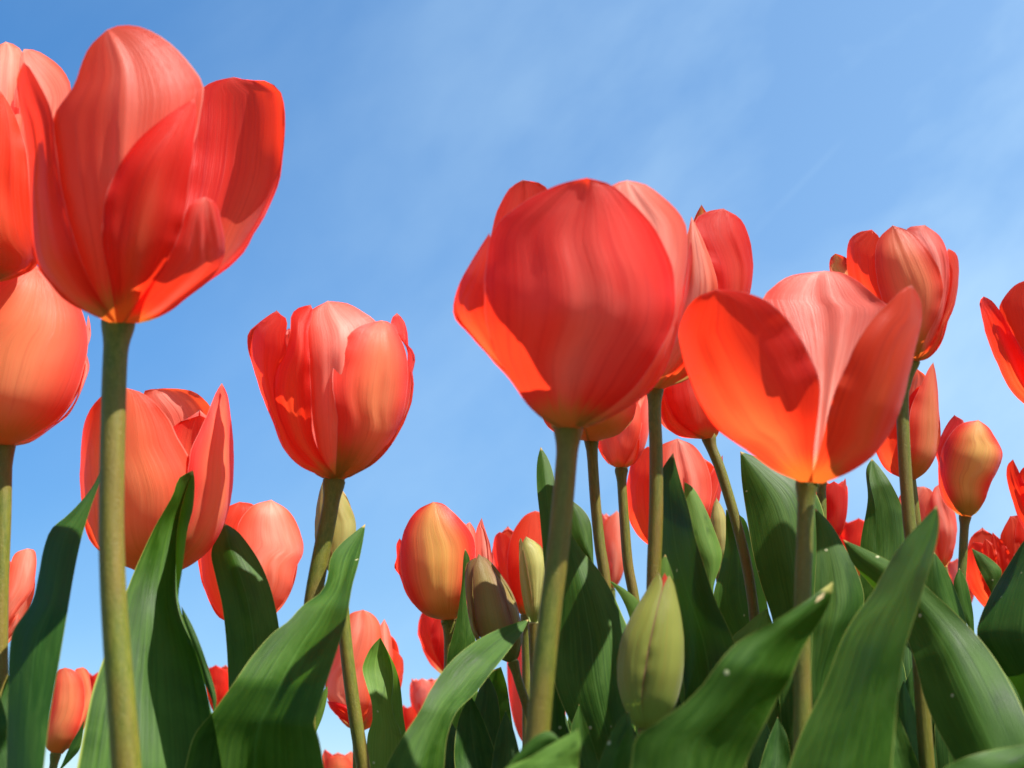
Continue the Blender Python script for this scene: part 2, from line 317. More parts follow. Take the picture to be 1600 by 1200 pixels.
class Plant:
    ALL = []
    def __init__(self, label, base_px, D, stem=None, w=(20, 24), name='tulip', category='tulip', group=None, shift=0.0):
        Plant.ALL.append(self); self.D = D; self.bpx = base_px; B = self.B = at(*base_px, D)
        h = Vector((CAM.x - B.x, CAM.y - B.y, 0)).normalized(); self.h = h
        self.ppm = ppm(*base_px, D)
        pts = [B]
        if stem: pts += [at(x, y, D) for x, y in stem]
        S = pts[-1]; d = (pts[-1] - pts[-2]) if len(pts) > 1 else Vector((0, 0, -1))
        d = d.normalized() if d.z < -0.0 else Vector((0, 0, -1))
        G = Vector((S.x + d.x / max(-d.z, .3) * S.z * 0.55 + shift, S.y, 0.0)); self.G = G
        self.root = bpy.data.objects.new(name, None); sc.collection.objects.link(self.root)
        self.root.empty_display_size = 0.02; self.root.location = G
        self.root['label'] = label; self.root['category'] = category
        if group: self.root['group'] = group
        # stem: smooth tube from the flower down into the soil
        L0 = S.z
        path = [p for p in pts]
        if len(path) > 2:
            sm = []; ext = [path[0] * 2 - path[1]] + path + [path[-1] * 2 - path[-2]]
            for i in range(1, len(ext) - 2):
                for j in range(6):
                    t = j / 6.0; p0, p1, p2, p3 = ext[i - 1:i + 3]
                    sm.append(0.5 * ((2 * p1) + (p2 - p0) * t + (2 * p0 - 5 * p1 + 4 * p2 - p3) * t * t + (3 * p1 - p0 - 3 * p2 + p3) * t ** 3))
            path = sm + [path[-1]]
        n = len(path)
        for k in range(1, 13):
            path.append(hermite(S, d * L0 * .8, G - Vector((0, 0, .01)), Vector((0, 0, -L0 * .8)), k / 12.0))
        cum = [0.0]
        for a, b in zip(path, path[1:]): cum.append(cum[-1] + (b - a).length)
        r0 = w[0] / self.ppm / 2 * .93; r1 = w[1] / self.ppm / 2 * .93
        rows = []; NS = 17
        px = Vector((1, 0, 0))
        for i, p in enumerate(path):
            tdir = (path[min(i + 1, len(path) - 1)] - path[max(i - 1, 0)]).normalized()
            ax = (px - tdir * px.dot(tdir)).normalized(); ay = tdir.cross(ax)
            f = cum[i] / cum[-1]; rad = r0 + (r1 - r0) * min(1, f * 1.6)
            rad *= 1 + 0.42 * math.exp(-(cum[i] / (r0 * 1.6)) ** 2) + 0.03 * math.sin(f * 17 + B.x * 90)
            rows.append([p + ax * (rad * math.cos(2 * math.pi * j / (NS - 1))) + ay * (rad * math.sin(2 * math.pi * j / (NS - 1))) for j in range(NS)])
        link('stem', grid_mesh('stem', [(rows, 0, 1)], G, M['stem']), self.root)
        self.r0 = r0; self.leaf_n = 0

    def flower(self, prof, petals, z=0, mat='red', back=3, btop=None, kq=.8, part='flower', pistil=False, bscale=.93):
        back = min(back, 2)
        prof = sorted([zc(z, (p[1], p[0])) [::-1] + (p[2] / ZM[z][2],) for p in prof])   # (y, c, W) in photo pixels
        ya_, yb_ = prof[0][0], prof[-1][0]; n_ = 90; raw = [lut(prof, ya_ + (yb_ - ya_) * i / n_) for i in range(n_ + 1)]; sm = []
        for i in range(n_ + 1):
            k_ = min(9, n_ - i); wn = [(math.exp(-(d / (k_ * .55 + .3)) ** 2), raw[max(0, min(n_, i + d))]) for d in range(-k_, k_ + 1)]
            tot = sum(a for a, b in wn); sm.append((ya_ + (yb_ - ya_) * i / n_, sum(a * b[0] for a, b in wn) / tot, sum(a * b[1] for a, b in wn) / tot))
        prof = sm; self.prof = prof
        core = self.core(part, pistil)
        tops = []
        for P in petals:
            Lp, Rp = P['L'], P['R']; tip = P['tip']
            Lp = zl(z, Lp + [tip]); Rp = zl(z, Rp + [tip]); tops.append(min(p[1] for p in Lp + Rp))
            side = -1 if P.get('side') == 'b' else 1
            self.petal(core, Lp, Rp, prof, side, P.get('lay', 0), M[P.get('mat', mat)], kq, P.get('crease', 0.0006), P.get('label'), P.get('wave', .0006), P.get('lean', 0.0))
        if back:
            yb = self.bpx[1]; yt = btop if btop else (min(tops) + (yb - min(tops)) * .13)
            for k in range(back):
                ph = (k - (back - 1) / 2) * (150.0 / back)
                self.auto_petal(core, prof, yb, yt + rnd.uniform(0, .05) * (yb - yt), ph + 180, 44, bscale - .03 * (k % 2), M[mat], kq)
        return core
    def core(self, part, pistil):
        me = bpy.data.meshes.new(part); bm = bmesh.new(); r = self.r0
        bmesh.ops.create_uvsphere(bm, u_segments=16, v_segments=8, radius=1.0)
        for v in bm.verts: v.co = Vector((v.co.x * r * 1.35, v.co.y * r * 1.35, v.co.z * r * .7 + r * .25))
        if pistil:
            def tube(p, q, r0, r1, mi):
                d = (q - p).normalized(); a = d.orthogonal().normalized(); b = d.cross(a); ring = []
                for P_, rr in ((p, r0), (p.lerp(q, .5), (r0 + r1) * .52), (q, r1), (q + d * r1 * .6, r1 * .3)):
                    ring.append([bm.verts.new(P_ + (a * math.cos(t * math.pi / 4) + b * math.sin(t * math.pi / 4)) * rr) for t in range(8)])
                for A, B in zip(ring, ring[1:]):
                    for i in range(8):
                        f = bm.faces.new((A[i], A[(i + 1) % 8], B[(i + 1) % 8], B[i])); f.material_index = mi
            tube(Vector((0, 0, 0)), Vector((0, 0, .022)), .003, .0028, 0)
            for k in range(6):
                an = k * math.pi / 3; o = Vector((math.cos(an), math.sin(an), 0))
                tube(o * .004, o * .008 + Vector((0, 0, .012)), .0008, .0006, 0)
                tube(o * .008 + Vector((0, 0, .012)), o * .010 + Vector((0, 0, .026)), .0016, .0013, 1)
        bm.to_mesh(me); bm.free(); me.materials.append(M['core']); me.materials.append(M['anther'])
        me.polygons.foreach_set('use_smooth', [True] * len(me.polygons))
        o = link(part, me, self.root); o.location = self.B - self.G; self.core_obj = o; return o
    def pt(self, x, y, q):
        r = ray(x, y); return CAM + r * (((self.B - CAM).dot(self.h) + q) / r.dot(self.h))
    def petal(self, core, Lp, Rp, prof, side, lay, mat, kq, crease, label, wave, lean=0.0):
        nr, nc = 34, 25
        A = catmull(Lp, nr); B = catmull(Rp, nr); rows = []; seed = rnd.random() * 100
        for i in range(nr):
            v = i / (nr - 1); (xa, ya), (xb, yb) = A[i], B[i]
            ca, wa = lut(prof, ya); cb, wb = lut(prof, yb)
            ta = math.asin(max(-1, min(1, (xa - ca) / max(wa, 1)))); tb = math.asin(max(-1, min(1, (xb - cb) / max(wb, 1))))
            row = []
            for j in range(nc):
                u = j / (nc - 1)
                if abs(tb - ta) > .25:
                    s = (math.sin(ta + (tb - ta) * u) - math.sin(ta)) / (math.sin(tb) - math.sin(ta)) if abs(math.sin(tb) - math.sin(ta)) > .05 else u
                else: s = u
                x = xa + (xb - xa) * s; y = ya + (yb - ya) * s
                c, W = lut(prof, y); f = max(0.0, 1 - ((x - c) / max(W, 1)) ** 2)
                q = side * kq * W / self.ppm * math.sqrt(f)
                env = (math.sin(math.pi * min(1, v * 1.02)) ** .7 if v < .98 else 0) * min(1, W / self.ppm / .03)
                q += side * lean * v * v
                q += side * (lay * .0016) * min(1, v * 5)
                q -= crease * math.exp(-((u - .5) / .05) ** 2) * env
                q += .0016 * env * (1 - (2 * u - 1) ** 2) * side                   # every petal cupped on its own
                q += noise.noise(Vector((u * 9 + seed, v * 1.3, seed + 3))) * .0009 * env * (1 - max(0, v - .6) * 1.8)      # soft lengthwise pleats
                nzv = noise.noise(Vector((u * 3.0 + seed, v * 3.5, seed)))
                q += nzv * .0016 * env
                e = abs(2 * u - 1) ** 4
                q += wave * e * math.sin(v * 22 + seed + 3 * math.sin(v * 9 + seed)) * env
                dy = 0.0
                if v > .25:
                    dd = noise.noise(Vector((v * 14, seed, u * 2))) * 1.7 * e * env
                    x += dd * (1 if u > .5 else -1)
                    y += noise.noise(Vector((u * 9, seed, 5))) * 1.0 * max(0, (v - .85) / .15)
                row.append(self.pt(x, y, q))
            rows.append(row)
        o = link('petal', grid_mesh('petal', [(rows, 0, 1)], self.B, mat), core)
        if label: o['label'] = label
        return o
    def auto_petal(self, core, prof, yb, yt, phi, hw, sc_, mat, kq, lean=0, tipsharp=.55):
        nr, nc = 26, 17; rows = []; seed = rnd.random() * 100; ph0 = R(phi)
        for i in range(nr):
            v = i / (nr - 1); y = yb + (yt - yb) * v; c, W = lut(prof, y)
            shape = (math.sin(math.pi * min(1, (0.06 + .94 * v) ** .8 * .62 + .0)) ** .6) * (1 - max(0, (v - .55) / .45) ** 2.6) ** tipsharp + 0.02
            row = []
            for j in range(nc):
                u = j / (nc - 1); a = ph0 + (u - .5) * 2 * R(hw) * shape
                rr = W * sc_ * (1 - .05 * (1 - abs(2 * u - 1)) * 0)
                x = c + rr * math.sin(a); q = kq * rr / self.ppm * math.cos(a)
                env = math.sin(math.pi * v)
                q += noise.noise(Vector((u * 3 + seed, v * 3, seed))) * .0015 * env
                yy = y + 8 * (abs(2 * u - 1) ** 2) * v * (yb - yt) / 200.0
                row.append(self.pt(x, yy, q))
            rows.append(row)
        return link('petal', grid_mesh('petal', [(rows, 0, 1)], self.B, mat), core)
    def generic(self, top, W, mat='red', lean=0.0, open_=1.0, part='flower', n=3, jit=.06, bulge=.55):
        """a whole flower of three outer petals and three inner ones, for the small distant blooms"""
        x0, y0 = self.bpx; H = y0 - top; prof = []
        for k in range(15):
            f = k / 14.0
            prof_w = W * (math.sin(math.pi * min(1, f ** .62 * .62)) ** .8) * (1 - (1 - open_) * max(0, f - bulge) / (1 - bulge))
            prof.append((y0 - H * f, x0 + lean * f, max(prof_w, 2.5)))
        prof = sorted(prof); core = self.core(part, False); off = rnd.uniform(-25, 25)
        for k in range(3): self.auto_petal(core, prof, y0, top + rnd.uniform(0, jit) * H, off + 180 + k * 120, 58, .93, M[mat], .9, 0)
        for k in range(3): self.auto_petal(core, prof, y0, top + rnd.uniform(0, jit) * H, off + k * 120, 64, 1.0, M[mat], .9, 0)
    def leaf(self, rails, z=0, D=(.4, .4), mat='leaf', fold=.35, offs=None, base_h=.02, label=None, w_base=.011, spread=0.0, wob=.0013, tilt=0.0):
        """rails tip -> bottom in photo pixels (two edges, or edge, fold, edge); continues down to where it clasps the stem"""
        nr, nc = 44, 13
        cs = [catmull(zl(z, r), nr) for r in rails]; seed = rnd.random() * 100
        strips = []; K = len(cs) - 1
        offs = offs or [0.0] * len(cs)
        dl = [(i / (len(D) - 1), d) for i, d in enumerate(D)] if len(D) > 1 else [(0, D[0]), (1, D[0])]
        G = self.G + Vector((spread, 0, base_h))
        for k in range(K):
            rows = []
            for i in range(nr):
                v = i / (nr - 1); Y, = lut(dl, v); a = cs[k][i]; b = cs[k + 1][i]
                pm = ppm((a[0] + b[0]) / 2, (a[1] + b[1]) / 2, Y); wpx = math.hypot(b[0] - a[0], b[1] - a[1]); row = []
                hw = wpx / pm / 2
                for j in range(nc):
                    u = j / (nc - 1); x = a[0] + (b[0] - a[0]) * u; y = a[1] + (b[1] - a[1]) * u
                    q = (offs[k] + (offs[k + 1] - offs[k]) * u) * min(1, v * 6)
                    q += tilt * ((k + u) / K - .5) * min(1, v * 4)
                    if K == 1: q += fold * hw * (1 - (abs(2 * u - 1) ** 2.4 + .02) ** .5)
                    else: q += fold * hw * .5 * (1 - (2 * u - 1) ** 2)
                    q += noise.noise(Vector((u * 2 + seed + k, v * 3.2, seed))) * wob * 1.2 * min(1, v * 4, hw / .012)
                    q += wob * .7 * abs(2 * u - 1) ** 3 * math.sin(v * 13 + seed) * min(1, v * 4, hw / .012)
                    row.append(at(x, y, Y - q))
                rows.append(row)
            # down to the base
            last = rows[-1]; prev = rows[-5]; c0 = sum(last, Vector()) / nc; cprev = sum(prev, Vector()) / nc
            t0 = (c0 - cprev).normalized(); dist = (c0 - G).length
            if t0.z > -.3: t0 = (t0 + Vector((0, 0, -1.0))).normalized()
            side = (last[-1] - last[0]); wl = side.length
            for s in range(1, 15):
                f = s / 14.0; c = hermite(c0, t0 * dist * .8, G, Vector((0, 0, -dist * .7)), f)
                e = f * f * (3 - 2 * f); sw = (1 - e) + (w_base / max(wl, .004)) * e / K
                rows.append([c + (last[j] - c0) * sw + Vector((0, -.006 * e * (1 - (2 * j / (nc - 1) - 1) ** 2), 0)) + Vector((((k + .5) / K - .5) * w_base * e, 0, 0)) for j in range(nc)])
            strips.append((rows, k / K, (k + 1) / K))
        o = link('leaf', grid_mesh('leaf', strips, self.G, M[mat]), self.root)
        if K > 1:
            bm = bmesh.new(); bm.from_mesh(o.data); bmesh.ops.remove_doubles(bm, verts=bm.verts, dist=.00002); bm.to_mesh(o.data); bm.free()
        if label: o['label'] = label
        return o
def P_(L, R_, tip, **k): return dict(L=L, R=R_, tip=tip, **k)
GB = 'red tulips standing against the sky'

# ------------------------------------------------------------------ the ground
def ground():
    me = bpy.data.meshes.new('ground'); n = 60; vs = []; fs = []
    def g(i): t = (i / n) * 2 - 1; return math.copysign(abs(t) ** 4 * 400 + abs(t) * 1.2, t)
    for i in range(n + 1):
        for j in range(n + 1):
            x, y = g(j), g(i) + .5; z = noise.noise(Vector((x * 9, y * 9, 0))) * .008 - .006
            vs.append((x, y, z))
    for i in range(n):
        for j in range(n): a = i * (n + 1) + j; fs.append((a, a + 1, a + n + 2, a + n + 1))
    me.from_pydata(vs, [], fs); me.polygons.foreach_set('use_smooth', [True] * len(fs))
    m = bpy.data.materials.new('soil_and_low_green'); m.use_nodes = True; t = m.node_tree; pr = t.nodes['Principled BSDF']; pr.inputs['Roughness'].default_value = .95
    ob = N(t, 'ShaderNodeTexCoord'); a = N(t, 'ShaderNodeTexNoise'); a.inputs['Scale'].default_value = 45.; a.inputs['Detail'].default_value = 8
    b = N(t, 'ShaderNodeTexNoise'); b.inputs['Scale'].default_value = 1.2; b.inputs['Detail'].default_value = 5
    t.links.new(ob.outputs['Object'], a.inputs['Vector']); t.links.new(ob.outputs['Object'], b.inputs['Vector'])
    c = mixn(t, (0.035, 0.024, 0.015), (0.11, 0.08, 0.05), maprange(t, a.outputs[0], .35, .65))
    c = mixn(t, c, (0.04, 0.085, 0.018), maprange(t, b.outputs[0], .45, .62))
    t.links.new(c, pr.inputs['Base Color'])
    bp = N(t, 'ShaderNodeBump'); bp.inputs['Distance'].default_value = .01; t.links.new(a.outputs[0], bp.inputs['Height']); t.links.new(bp.outputs[0], pr.inputs['Normal'])
    me.materials.append(m); o = link('ground', me); o['kind'] = 'structure'; o['label'] = 'brown flower bed soil below the tulips'
ground()
# ------------------------------------------------------------------ the tulips, front to back
# --- big open one, upper left
p = Plant('largest wide open tulip at upper left with long olive stem', (185, 503), .30,
          [(180, 560), (177, 650), (174, 800), (176, 900), (182, 1000), (190, 1100), (198, 1205)], (38, 41), group=GB)
p.flower([(507, 185, 22), (490, 195, 56), (440, 192, 118), (400, 210, 156), (330, 229, 181), (250, 242, 200), (150, 235, 205), (60, 225, 200)], [], back=0)
def more(pl, z, petals, mat='red', kq=.85):
    for P in petals:
        Lp = zl(z, P['L'] + [P['tip']]); Rp = zl(z, P['R'] + [P['tip']])
        pl.petal(pl.core_obj, Lp, Rp, pl.prof, -1 if P.get('side') == 'b' else 1, P.get('lay', 0), M[P.get('mat', mat)], kq, P.get('crease', .0006), P.get('label'), P.get('wave', .0006), P.get('lean', 0.0))
more(p, 1, [
 P_([(400,1165),(320,1130),(230,1080),(170,1010),(130,950),(115,830),(105,700),(100,560),(85,450),(68,360),(62,280)], [(420,1165),(340,1040),(290,930),(245,780),(215,640),(200,520),(188,410),(168,355),(140,300),(105,240)], (85,224), lay=.5, wave=.0002),
 P_([(405,1160),(330,1060),(280,920),(240,780),(212,640),(196,540),(190,440),(205,395),(240,345),(268,305),(290,240),(325,165)], [(450,1165),(540,1000),(620,800),(690,560),(735,330),(725,290),(690,235),(640,180),(570,125),(500,95),(430,92)], (385,108), lay=-1, mat='coral', crease=-.0022),
 P_([(420,1165),(395,1010),(370,900),(368,800),(380,710),(430,595),(500,500),(600,418),(665,375)], [(500,1165),(540,1050),(600,950),(650,840),(672,740),(688,620),(704,480),(708,400)], (700,356), lay=2.2, crease=0),
 P_([(470,1165),(560,1000),(640,820),(680,600),(695,420),(700,356),(735,312),(780,290)], [(500,1166),(530,1160),(600,1130),(680,1070),(760,1010),(830,960),(890,895),(905,860),(960,770),(1008,650),(1022,540),(1030,440),(1022,360),(1005,320),(950,290),(900,290)], (840,278), side='b', lay=0, wave=.0008, lean=.01),
 P_([(440,1165),(500,1080),(560,1000),(620,900),(655,810),(680,745),(705,722)], [(480,1168),(600,1130),(680,1070),(755,1010),(805,940),(812,870),(798,800),(785,750),(765,722)], (737,712), lay=1.7, mat='coral', wave=.0002, label='added petal for the backlit pale lobe of the right petal'),  # extra petal shape stands in for light shining through the right petal
])
p.leaf([[(489,-240),(440,-130),(375,-45),(310,20),(240,80),(205,170),(180,300),(150,420),(60,560),(45,640),(35,900),(30,1200)], [(489,-240),(470,-150),(425,-20),(400,60),(380,130),(345,300),(315,480),(275,720),(235,950),(205,1200)]], 6, D=(.40,.35,.33), mat='leaf_shaded', fold=.3, tilt=.008)

# --- far upper left, cut by the frame edge
p = Plant('tulip cut off by the top left edge behind the largest open tulip', (-26, 441), .36, w=(34, 34), group=GB)
p.flower([(1020,-60,30),(980,-50,150),(850,-30,210),(600,-10,255),(300,0,262),(150,0,230)], [
 P_([(-80,1015),(-220,820),(-290,500),(-200,300)], [(-50,1015),(40,900),(60,600),(60,300)], (-60,160), lay=-1),
 P_([(-50,1015),(30,900),(50,600),(50,400),(60,250)], [(-20,1015),(100,950),(190,700),(245,450),(255,310),(230,255),(180,210),(125,180)], (85,178), lay=-.5, mat='pink'),
 P_([(-50,1015),(-60,700),(-100,400),(-60,200)], [(-20,1015),(60,800),(80,500),(95,300),(85,195),(60,165)], (20,150), lay=-.6, mat='pink'),
 P_([(-70,1018),(-200,850),(-180,560),(-80,400)], [(-30,1020),(40,1008),(95,985),(132,960),(125,850),(108,700),(98,560),(60,430),(30,370)], (0,325), lay=1),
], z=1)
p.leaf([[(-40,1200),(-60,1180),(-90,1120)][::-1], [(-10,1060),(10,1120),(20,1180)]], 0, D=(.36,.36), mat='leaf_shaded', fold=.4)

# --- left edge, middle
p = Plant('salmon rounded tulip at the left edge below the largest open tulip', (6, 697), .40, [(4,800),(-1,950),(-3,1205)], (26, 30), group=GB)
p.flower([(688,15,25),(672,22,80),(640,40,135),(600,52,180),(500,62,240),(400,70,255),(250,72,252),(100,70,220),(40,70,180)], [
 P_([(40,684),(180,620),(270,520),(300,400),(305,300)], [(50,686),(110,672),(200,610),(250,570),(292,490),(322,400),(312,345),(328,290),(325,240)], (318,212), lay=-.8, wave=.0012),
 P_([(0,682),(-120,610),(-180,480),(-180,250),(-80,110)], [(32,686),(120,645),(220,575),(275,490),(305,400),(318,310),(302,215),(250,120)], (130,35), lay=.8, mat='warm'),
], z=2, mat='pink')

# --- closed one behind the long stem, left
p = Plant('half closed orange red tulip with a split rim behind the long left stem', (243, 898), .43, w=(26, 30), group=GB)
p.flower([(1155,560,30),(1140,560,90),(1100,560,165),(1050,562,212),(950,566,255),(800,570,277),(650,570,279),(500,565,265)], [
 P_([(600,1140),(640,900),(560,600),(515,492)], [(640,1140),(760,850),(765,560),(740,520),(700,490),(650,480)], (590,478), side='b', mat='pink', wave=.0014),
 P_([(520,1145),(400,1095),(320,1020),(295,900),(290,720),(308,590),(345,525),(390,490)], [(600,1145),(690,1000),(722,850),(700,760),(650,670),(610,590),(560,530),(510,492)], (455,476), lay=0),
 P_([(570,1148),(620,1020),(662,880),(680,760),(688,700),(720,630),(755,550),(780,490)], [(610,1148),(680,1120),(760,1055),(815,950),(838,840),(843,700),(832,580),(820,500)], (800,458), lay=1.3),
], z=2, mat='warm')
p.leaf([[(905,-195),(840,-160),(810,-80),(720,80),(620,300),(590,380),(480,700),(430,850),(360,1200)],
        [(905,-195),(860,-60),(830,90),(826,300),(840,430),(930,700),(1000,980),(1040,1200)],
        [(905,-195),(912,-150),(905,-20),(880,80),(856,260),(838,440),(935,705),(1002,985),(1042,1200)]], 6, D=(.40,.38,.36), mat='leaf', fold=-.2, offs=[.0,-.012,.008])
p.leaf([[(850,440),(862,520),(900,620),(960,800),(1000,900)], [(850,440),(905,540),(960,680),(1015,880),(1000,960)]], 6, D=(.40,.40), mat='leaf_shaded', spread=.01)

# --- the one with a notched rim, left of centre
p = Plant('upright tulip with torn notched rim standing alone left of centre', (522, 752), .42, [(515,800),(503,860),(492,920),(487,960),(480,1050),(478,1205)], (27, 33), group=GB)
p.flower([(718,375,28),(705,378,75),(690,375,95),(640,368,150),(560,378,213),(460,385,257),(350,375,282),(240,365,295),(150,360,270),(70,350,200)], [
 P_([(360,712),(250,665),(190,600),(150,500),(110,400),(80,300),(62,235),(65,185),(100,150),(140,120)], [(380,712),(280,640),(220,560),(180,450),(170,350),(185,290),(205,250),(200,200),(203,135),(185,122)], (167,104), lay=-.6, wave=.001),
 P_([(410,708),(520,630),(600,500),(630,350),(635,240),(590,180),(578,140)], [(430,706),(520,655),(580,590),(625,510),(652,440),(662,370),(656,330),(666,290),(655,245),(645,240),(638,180),(625,140)], (600,114), lay=-.8, wave=.0012),
 P_([(365,712),(320,620),(295,480),(280,330),(268,190),(285,110)], [(400,710),(460,600),(500,400),(525,250),(535,180),(520,140),(480,110),(420,78)], (350,70), lay=-.2, mat='pink', crease=-.0012),
 P_([(360,712),(290,655),(220,585),(172,480),(153,380),(165,310),(200,250),(215,180),(220,120),(245,95)], [(390,712),(335,640),(300,560),(292,450),(287,300),(280,180),(298,110)], (290,84), lay=.7, crease=0),
 P_([(378,714),(383,600),(382,470),(368,380),(372,300),(400,240),(430,188),(465,160),(505,148)], [(405,714),(460,690),(530,645),(590,565),(625,460),(640,360),(634,260),(608,195),(580,150)], (545,140), lay=1.2, mat='warm'),
], z=3)
p.leaf([[(330,160),(290,190),(215,255),(183,300),(165,400),(140,450),(60,510),(0,575),(-60,620),(-150,720),(-240,850),(-320,960),(-400,1060),(-440,1200)],
        [(330,160),(322,220),(300,330),(275,420),(250,560),(215,680),(160,850),(125,960),(110,1010),(130,1070),(155,1200)]], 7, D=(.44,.38,.36,.36), mat='leaf', fold=-.55, tilt=.01)
p.leaf([[(1050,52),(1020,110),(990,190),(1010,300),(1040,430),(1060,600),(1070,800),(1075,1200)],
        [(1050,52),(1110,88),(1170,160),(1225,250),(1272,370),(1308,540),(1330,800),(1340,1200)]], 6, D=(.44,.43,.42), mat='leaf', fold=.6)

# --- bud behind it
p = Plant('plump green bud behind the stem of the notched tulip', (527, 900), .48, [(534,935),(541,1013),(553,1107),(569,1205)], (20, 25), name='tulip_bud', category='tulip bud', group='closed tulip buds')
p.flower([(1062,380,20),(1030,380,45),(980,378,66),(900,380,74),(820,378,68),(740,375,50),(690,375,20)], [
 P_([(372,1062),(320,1000),(305,930),(306,850),(318,770),(335,715)], [(385,1062),(380,900),(365,760)], (350,690), lay=0),
 P_([(375,1062),(355,900),(360,760)], [(390,1062),(430,1000),(453,900),(448,850),(425,795),(400,750)], (370,695), lay=1),
], z=3, mat='yellow_bud', part='bud')
p.leaf([[(490,325),(430,390),(380,490),(370,540),(398,650),(430,760),(435,880),(405,980),(395,1200)],
        [(490,325),(540,430),(570,540),(575,640),(565,740),(580,860),(625,970),(630,1200)],
        [(490,325),(550,440),(592,530),(622,640),(636,760),(644,850),(655,920),(660,980),(640,1200)]], 13, D=(.52,.51,.50), mat='leaf_light', fold=-.2, offs=[0,-.007,0])

# --- left distance
p = Plant('pale salmon tulip below the green bud, partly behind a broad leaf, left', (387, 975), .58, w=(18, 20), group=GB)
p.flower([(979,388,12),(970,389,32),(958,390,52),(930,391,68),(900,392,77),(850,392,83),(800,392,76),(780,392,60)], [
 P_([(380,972),(345,967),(325,935),(311,890),(310,855),(325,820),(350,795)], [(390,972),(395,900),(402,830),(398,790)], (374,784), lay=-.4, mat='red'),
 P_([(385,974),(368,910),(364,860),(374,815),(395,790)], [(395,976),(432,953),(455,920),(462,888),(474,863),(467,825),(450,797)], (424,781), lay=1, mat='pink', wave=.001),
], z=0, mat='pink')
p = Plant('small red tulip at the left edge beside the dark leaf', (-5, 1014), .58, w=(18, 20), group=GB)
p.flower([(642,-10,15),(600,0,70),(500,10,120),(380,22,150),(280,30,155),(172,35,140)], [
 P_([(-20,630),(20,560),(50,500)], [(0,635),(55,580),(98,512)], (86,474), lay=-.5),
 P_([(-20,630),(0,450),(40,280),(70,195)], [(-5,635),(50,512),(100,440),(150,370),(168,280),(169,200),(160,178)], (125,171), lay=.5),
 P_([(-30,630),(-120,400),(-80,250)], [(-10,630),(40,400),(60,250)], (0,190), lay=0),
], z=6, mat='pink')
p = Plant('small orange red tulip low between the dark leaf and long stem', (87, 1178), .72, [(84,1195),(82,1205)], (13, 15), group=GB)
p.flower([(1136,262,16),(1120,268,45),(1095,282,72),(1000,315,97),(900,330,101),(800,335,96),(730,340,80)], [
 P_([(280,1133),(340,1000),(388,850),(372,770),(350,740)], [(292,1135),(352,1068),(402,965),(430,865),(424,790),(412,745)], (385,727), lay=-.5),
 P_([(248,1133),(212,1100),(214,1020),(235,920),(252,810),(270,742)], [(282,1135),(345,1068),(388,950),(398,860),(382,780),(345,742)], (305,730), lay=.8),
], z=6, mat='warm')
p.leaf([[(655,830),(620,900),(560,1000),(480,1180)], [(655,830),(650,920),(625,1050),(560,1130),(490,1200)]], 17, D=(.70,.70), mat='leaf_shaded', fold=.3)
p = Plant('tiny red tulip tip beside the low orange tulip at lower left', (153, 1125), 1.05, w=(8, 9), group=GB); p.generic(1048, 16)
p = Plant('tiny red tulip between two tall leaves at lower left', (345, 1118), .95, w=(9, 10), group=GB); p.generic(1038, 24, open_=1.1)
p = Plant('pink red tulip behind the wavy leaf, left of centre bottom', (560, 1142), .70, w=(13, 14), group=GB)
p.flower([(955,345,25),(935,348,90),(900,355,150),(800,380,245),(700,388,258),(500,392,252),(300,400,235),(150,400,200)], [
 P_([(300,945),(265,895),(200,850),(155,800)], [(345,950),(345,860),(290,795),(220,765)], (132,752), lay=1.5),
 P_([(360,940),(480,640),(520,430),(560,400)], [(380,950),(540,860),(620,700),(645,560),(640,470)], (612,430), lay=-1.4),
 P_([(350,940),(470,500),(485,260)], [(370,950),(540,700),(572,450),(552,280)], (516,203), lay=-.6, mat='pink'),
 P_([(310,940),(160,780),(118,650),(190,400),(250,240),(290,165)], [(360,950),(440,700),(492,500),(500,300),(470,205),(420,158)], (372,141), lay=.6, mat='pink'),
], z=13, mat='red')
p.leaf([[(135,650),(95,700),(60,790),(35,880),(20,1000)], [(135,650),(137,700),(105,850),(65,950),(30,1050)]], 13, D=(.62,.62), mat='leaf_light', fold=.3, w_base=.006)
p = Plant('orange tulip just rising over the bottom edge beside the thin stem', (528, 1240), .95, w=(10, 11), group=GB); p.generic(1170, 26, mat='warm', jit=.12)

# --- middle distance
p = Plant('orange flushed egg shaped tulip in the lower centre', (702, 969), .56, [(703,1000),(702,1205)], (20, 22), group=GB)
p.flower([(1052,510,35),(1040,505,100),(1010,480,185),(930,455,260),(800,440,315),(600,422,335),(400,425,325),(250,430,300),(120,420,250)], [
 P_([(600,1000),(700,700),(706,450),(728,320)], [(620,1005),(790,820),(842,640),(830,460),(795,350),(776,290)], (764,244), lay=-1.2, mat='pink', kk=1),
 P_([(420,1035),(270,960),(175,840),(122,700),(80,625),(98,560),(98,450)], [(440,1040),(300,850),(220,650),(155,450)], (122,405), lay=-.3, mat='red', wave=.001),
 P_([(560,1030),(600,600),(640,300)], [(600,1030),(700,700),(722,450),(712,345)], (672,280), lay=0, mat='pink'),
 P_([(470,1046),(340,1015),(240,930),(170,800),(132,640),(132,450),(172,310),(260,185)], [(545,1046),(625,930),(690,730),(715,520),(700,400),(620,280),(540,200),(460,135)], (385,121), lay=1.2, mat='orange'),
], z=11, mat='warm')
p.leaf([[(755,265),(748,300),(740,420),(720,560),(700,640),(680,720),(670,900)], [(755,265),(775,310),(765,380),(758,460),(772,560),(800,660),(810,900)]], 7, D=(.53,.53,.53), mat='leaf', fold=.3)
p = Plant('bright red tulip hanging below the orange egg shaped tulip', (699, 1056), .78, w=(11, 12), group=GB)
